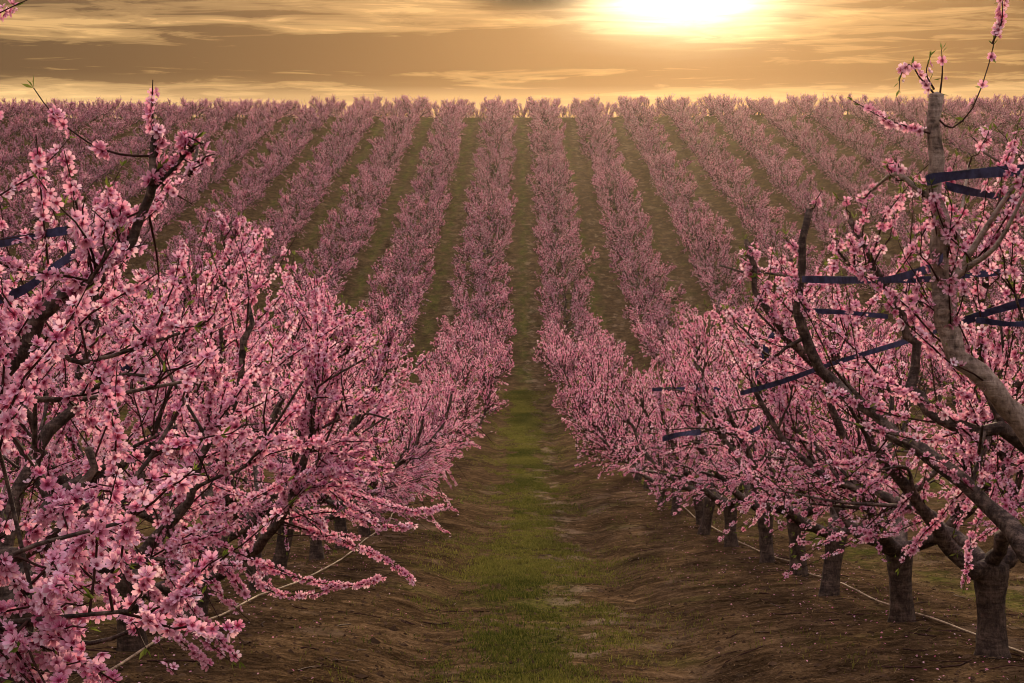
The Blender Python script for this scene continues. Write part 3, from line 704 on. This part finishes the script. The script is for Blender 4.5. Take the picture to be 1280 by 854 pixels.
for q, x in enumerate(CREST_X):
    for dx in (-.62, -.02, .6):
        yy = 193.5 + prng.uniform(-1, 1); px, py = proj((x + dx, yy, 12.)); 
        if not -20 < px < 1300: continue
        s_ = prng.uniform(.74, .92); q_ = q; o = place(P3[int(prng.integers(5))], (x + dx, yy, float(ground_z(x + dx, yy)) - .5), prng.uniform(0, 6.28), (s_ * .9, s_ * .9, s_ * prng.uniform(.9, 1.2)))
        sd_n = 'middle aisle' if q == 12 else f'{ROW_WORD[abs(q - 12)]} aisle {"left" if q < 12 else "right"} of the middle one'
        tag(o, f'low bushy tree on the skyline closing the {sd_n}', 'tree', f'low trees closing the {sd_n}')
far_trees()
print('sites', len(sites), 'rest', len(rest), 'individual', len(ind))

# ------------------------------------------------------------------ grass of the aisle
def build_grass():
    rng = np.random.default_rng(5); n = 480000
    y = 7 + (75 - 7) * rng.random(n) ** 1.6; r = rng.random(n)
    x = AX - .12 + rng.normal(0, .48, n)
    k = rng.random(n) < .12; x[k] = rng.uniform(-1.7, 2.0, k.sum())
    k = rng.random(n) < .07; x[k] = rng.uniform(2.0, 9.0, k.sum())
    k = rng.random(n) < .05; x[k] = rng.uniform(-9, -1.7, k.sum())
    patch = .8 * vnoise(x * 1.7 + .3 * y, y * .33 - .2 * x) + .6 * vnoise(x * 4.3 + 3, y * 1.3 + x) + .55 * vnoise(x * 11, y * 5 + x * 3)
    bias = np.clip(1 - np.abs(x - AX + .1) / .85, 0, 1) * .45
    keep = rng.random(n) < 1 / (1 + np.exp(-(patch + bias - .27) / .10)); x, y = x[keep], y[keep]; n = len(x)
    z = ground_z(x, y) - .004
    ln = rng.uniform(.010, .034, n) * (1 + 1.0 * np.clip(vnoise(x * 2, y * 2) * 2, 0, 1)); az_ = rng.uniform(0, 6.283, n); lean = rng.uniform(.2, 1.1, n); w = .0019 * (1 + y / 15)
    d = np.stack([np.cos(az_), np.sin(az_)], -1); s_ = np.stack([-d[:, 1], d[:, 0]], -1)
    P = np.stack([x, y, z], -1); V = np.zeros((n, 4, 3)); side = np.concatenate([s_ * w[:, None], np.zeros((n, 1))], 1)
    V[:, 0] = P - side; V[:, 1] = P + side
    mid = P + np.concatenate([d * (ln * lean * .35)[:, None], (ln * .6)[:, None]], 1); tip = P + np.concatenate([d * (ln * lean)[:, None], (ln * 1.0)[:, None]], 1)
    V[:, 2] = mid + side * .7; V[:, 3] = tip
    V = np.insert(V, 3, mid - side * .7, axis=1)      # 0,1,2(mid+),3(mid-),4 tip
    i = np.arange(n) * 5; F4 = np.stack([i, i + 1, i + 2, i + 3], -1); F3 = np.stack([i + 3, i + 2, i + 4], -1)
    tone = np.zeros((n, 5, 3)); tone[..., 1] = np.clip(rng.normal(.45, .2, n) + vnoise(x * .9, y * .7) * .6, 0, 1)[:, None]
    o = link('grass', fast_mesh('grass', V.reshape(-1, 3), [F3, F4], [M_GRASS], tone.reshape(-1, 3))); tag(o, 'short patchy green grass growing down the middle of the aisle', 'grass', kind='stuff')
    # clods and pebbles
    n = 42000; y = 8 + 40 * rng.random(n) ** 1.7; x = rng.uniform(-4.5, 7, n); s = np.exp(rng.normal(-4.85, .55, n))
    o8 = np.array([(1, 0, 0), (0, 1, 0), (-1, 0, 0), (0, -1, 0), (0, 0, 1), (0, 0, -1)], float); f8 = np.array([(0, 1, 4), (1, 2, 4), (2, 3, 4), (3, 0, 4), (1, 0, 5), (2, 1, 5), (3, 2, 5), (0, 3, 5)])
    V = o8[None] * (s[:, None, None]) * rng.uniform(.5, 1.3, (n, 6, 1)); a = rng.uniform(0, 6.28, n); c, si = np.cos(a)[:, None], np.sin(a)[:, None]
    V = np.stack([V[..., 0] * c - V[..., 1] * si, V[..., 0] * si + V[..., 1] * c, V[..., 2] * .6], -1) + np.stack([x, y, ground_z(x, y)], -1)[:, None]
    F = (f8[None] + (np.arange(n) * 6)[:, None, None]).reshape(-1, 3)
    o = link('soil_clods', fast_mesh('soil_clods', V.reshape(-1, 3), F, [mat_plain('clod_earth', (.07, .045, .027), 1.0, .0, .5, 3)])); tag(o, 'small clods and pebbles scattered over the bare orchard soil', 'clods', kind='stuff')
    # dry stalks
    n = 22000; y = 8 + 36 * rng.random(n) ** 1.7; x = rng.uniform(-4, 7.5, n); a = rng.normal(0, .9, n); ln = rng.uniform(.02, .09, n); w = .0016 * (1 + y / 14)
    d = np.stack([np.cos(a), np.sin(a) * .6, rng.uniform(-.05, .25, n)], -1) * ln[:, None]; sd2 = np.stack([-np.sin(a), np.cos(a), np.zeros(n)], -1) * w[:, None]
    P = np.stack([x, y, ground_z(x, y) + .006], -1); V = np.stack([P - sd2, P + sd2, P + d + sd2 * .4, P + d - sd2 * .4], 1); F = np.arange(n * 4).reshape(n, 4)
    tn = np.zeros((n, 4, 3)); tn[..., 1] = rng.random(n)[:, None]
    o = link('dry_grass_litter', fast_mesh('dry_grass_litter', V.reshape(-1, 3), F, [mat_leaf('dry_stalk', (.04, .026, .013), (.20, .14, .075), .1)], tn.reshape(-1, 3))); tag(o, 'dry stalks and dead grass strewn over the bare soil', 'litter', kind='stuff')
    T = Tubes()
    for _ in range(260):
        yy = 8 + 26 * rng.random() ** 1.5; xx = rng.choice([LX, RX]) + rng.normal(0, .9); a = rng.uniform(0, 6.28); l = rng.uniform(.08, .35)
        ps = np.array([(xx + math.cos(a) * l * t + rng.normal(0, .01), yy + math.sin(a) * l * t, 0) for t in (-.5, 0, .5)]); ps[:, 2] = ground_z(ps[:, 0], ps[:, 1]) + .008
        T.add(ps, rng.uniform(.002, .005), 4)
    o = link('fallen_twigs', T.mesh('fallen_twigs', M_TWIG)); tag(o, 'pruned twigs lying loose on the soil under the two nearest rows', 'twigs', kind='stuff')
    # fallen petals
    n = 3200; y = 6 + 45 * rng.random(n) ** 1.5; side = rng.random(n) < .5; x = np.where(side, LX, RX) + rng.normal(0, .55, n)
    P = np.stack([x, y, ground_z(x, y) + .008], -1); nn = nrm(rng.normal(0, .35, (n, 3)) + (0, 0, 1)); V0 = np.array([(-1, 0, 0), (0, -.8, .2), (1, 0, 0), (0, .8, .2)])
    t = (V0, [np.array([(0, 1, 2, 3)])], np.array([1, 1, 1, 1.])); V, F, tn = scatter(t, P, nn, rng.uniform(.006, .010, n), rng)
    o = link('fallen_petals', fast_mesh('fallen_petals', V, F, [M_PETALF], tn)); tag(o, 'fallen pink petals scattered on the soil under the two nearest rows', 'petals', kind='stuff')
build_grass()

# ------------------------------------------------------------------ irrigation hoses
def hose(x, y0, y1, label, seed, lift=.03, r=.010, dx=.12):
    rng = np.random.default_rng(seed); ys = np.arange(y0, y1, .35); xs = x + dx + np.interp(ys, np.arange(y0 - 1, y1 + 3, 1.7), rng.normal(0, .04, len(np.arange(y0 - 1, y1 + 3, 1.7))))
    zs = ground_z(xs, ys); zs = np.convolve(np.pad(zs, 2, 'edge'), np.ones(5) / 5, 'valid') + lift
    T = Tubes(); T.add(np.stack([xs, ys, zs], -1), r, 7); o = link('irrigation_hose', T.mesh('irrigation_hose', M_HOSE)); tag(o, label, 'hose', 'irrigation hoses along the tree rows'); return o
hose(RX, 3.5, 60, 'tan irrigation hose lying along the trunks of the right row', 3, dx=.16, r=.008)
hose(LX, 4, 60, 'pale irrigation hose lying on the soil beside the trunks of the left row', 8, dx=.2, r=.008)

# ------------------------------------------------------------------ navy tying tape between limbs
def tape(pts, label, w=.032, tw=.5, seed=0):
    w *= .70
    rng = np.random.default_rng(seed); P = catmull(np.array([at(*p) for p in pts]), 26); n = len(P)
    T_ = nrm(np.gradient(P, axis=0)); up = np.array([0, 0, 1.]); sd_ = nrm(np.cross(T_, up)); up2 = np.cross(sd_, T_)
    a = .45 * tw * np.sin(np.linspace(0, math.pi * (1.2 + rng.random()), n)) + rng.uniform(-.1, .1); wd = w * (1 + .12 * np.sin(np.linspace(0, 9, n)))
    u = up2 * np.cos(a)[:, None] + sd_ * np.sin(a)[:, None]; nn = np.cross(T_, u); V = []
    fold = np.repeat(rng.normal(0, .002, n // 2), 2)[:n]; P = P + nn * fold[:, None] * .5
    for i in range(n):
        for (p, q) in ((-1, -1), (0, -1.4), (1, -1), (1, 1), (0, 1.4), (-1, 1)):
            V.append(P[i] + u[i] * wd[i] * p * .5 + nn[i] * q * .0008)
    i = np.arange(n * 6).reshape(n, 6); j = np.roll(i, -1, 1); F = np.stack([i[:-1], j[:-1], j[1:], i[1:]], -1).reshape(-1, 4)
    ends = np.array([[i[0, 0], i[0, 1], i[0, 4], i[0, 5]], [i[0, 1], i[0, 2], i[0, 3], i[0, 4]], [i[-1, 0], i[-1, 1], i[-1, 4], i[-1, 5]], [i[-1, 1], i[-1, 2], i[-1, 3], i[-1, 4]]])
    o = link('tying_tape', fast_mesh('tying_tape', np.array(V), np.vstack([F, ends]), [M_TAPE])); tag(o, label, 'tape', 'navy tapes tying the limbs')
tape([(1158, 226, 6.42), (1175, 222, 6.40), (1220, 217, 6.5), (1300, 211, 6.8)], 'broad navy tape wrapped high on the pale upright limb, upper of the two', .055, .25, 1)
tape([(1182, 232, 6.5), (1215, 240, 6.6), (1250, 246, 6.8), (1300, 251, 7.0)], 'navy tape running from the pale limb, just under the highest tape', .042, .4, 2)
tape([(1003, 349, 8.2), (1040, 350, 7.9), (1090, 350, 7.3), (1110, 350, 7.0), (1160, 336, 6.6), (1178, 322, 6.42)], 'long navy tape stretched level between two right limbs, rising to the pale limb', .045, .3, 3)
tape([(1112, 350, 7.05), (1160, 349, 6.9), (1200, 345, 6.9), (1255, 340, 7.0)], 'navy tape passing behind the pale limb at middle height', .034, .3, 4)
tape([(1005, 388, 8.5), (1060, 391, 8.7), (1110, 396, 9.0)], 'short dark tape just beneath the long level tape', .034, .3, 5)
tape([(925, 492, 9.4), (975, 478, 9.0), (1040, 455, 8.4), (1115, 432, 7.7), (1180, 412, 7.2)], 'navy tape sloping up across the crossing limbs of the right row', .036, .5, 6)
tape([(1180, 412, 7.0), (1225, 394, 6.9), (1262, 383, 6.8), (1300, 372, 6.7)], 'navy tape at the right edge above the forked thick limb', .045, .4, 7)
tape([(1220, 400, 6.4), (1260, 405, 6.4), (1300, 404, 6.4)], 'thin dark tape at the right edge under the sloping one', .03, .4, 8)
tape([(815, 487, 16.5), (850, 486, 15.8), (905, 487, 15)], 'dark tape level among the blossoms of the middle right row', .05, .5, 9)
tape([(828, 549, 14), (850, 543, 13.6), (876, 540, 13.2)], 'dark crumpled tape near the bent limb low in the right row', .06, .9, 10)
tape([(924, 548, 12.5), (938, 540, 12.2), (950, 534, 12)], 'short navy tape tied below the blue bow in the right row', .045, .8, 11)
tape([(945, 470, 10), (952, 445, 9.9), (962, 424, 9.9), (975, 410, 9.9)], 'drooping tape end of the knotted bow on the bare right limb', .04, 1.2, 12)
tape([(962, 452, 9.9), (958, 436, 9.9), (950, 420, 9.9)], 'second loose tail of the knotted bow on the bare right limb', .035, 1.2, 13)
tape([(-10, 306, 5.2), (25, 299, 5.1), (60, 292, 5.0), (84, 288, 4.98)], 'broad navy tape at the left edge behind the pink spray', .034, .3, 14)
tape([(-10, 378, 5.3), (30, 362, 5.25), (60, 340, 5.2), (95, 316, 5.1)], 'navy tape rising under the broad tape at the left edge', .038, .6, 15)
tape([(150, 455, 7.6), (172, 470, 7.6), (185, 462, 7.6)], 'short navy tape tied on a limb in the upper left blossoms', .05, .7, 16)
tape([(182, 552, 8.0), (200, 545, 8.0), (222, 540, 8.1)], 'navy tape bound round the thick level limb in the left blossoms', .06, .8, 17)
tape([(400, 512, 16), (440, 508, 16), (470, 506, 17)], 'dark tape level deep in the left row blossoms', .05, .5, 18)

# ------------------------------------------------------------------ air
def haze():
    x0, x1, y0, y1, z0, z1 = -420, 420, -75, 440, -40, 17
    V = np.array([(x, y, z) for z in (z0, z1) for y in (y0, y1) for x in (x0, x1)], float)
    F = np.array([(0, 2, 3, 1), (4, 5, 7, 6), (0, 1, 5, 4), (2, 6, 7, 3), (0, 4, 6, 2), (1, 3, 7, 5)])
    m = bpy.data.materials.new('evening_air'); m.use_nodes = True; nt = m.node_tree; nt.nodes.clear()
    v = nt.nodes.new('ShaderNodeVolumePrincipled'); o = nt.nodes.new('ShaderNodeOutputMaterial'); nt.links.new(v.outputs[0], o.inputs['Volume'])
    v.inputs['Density'].default_value = .00006; v.inputs['Color'].default_value = (1.0, .84, .62, 1); v.inputs['Anisotropy'].default_value = .85
    ob = link('haze', fast_mesh('haze', V, F, [m])); tag(ob, 'thin golden evening haze hanging over the whole orchard', 'haze', kind='stuff')
haze()
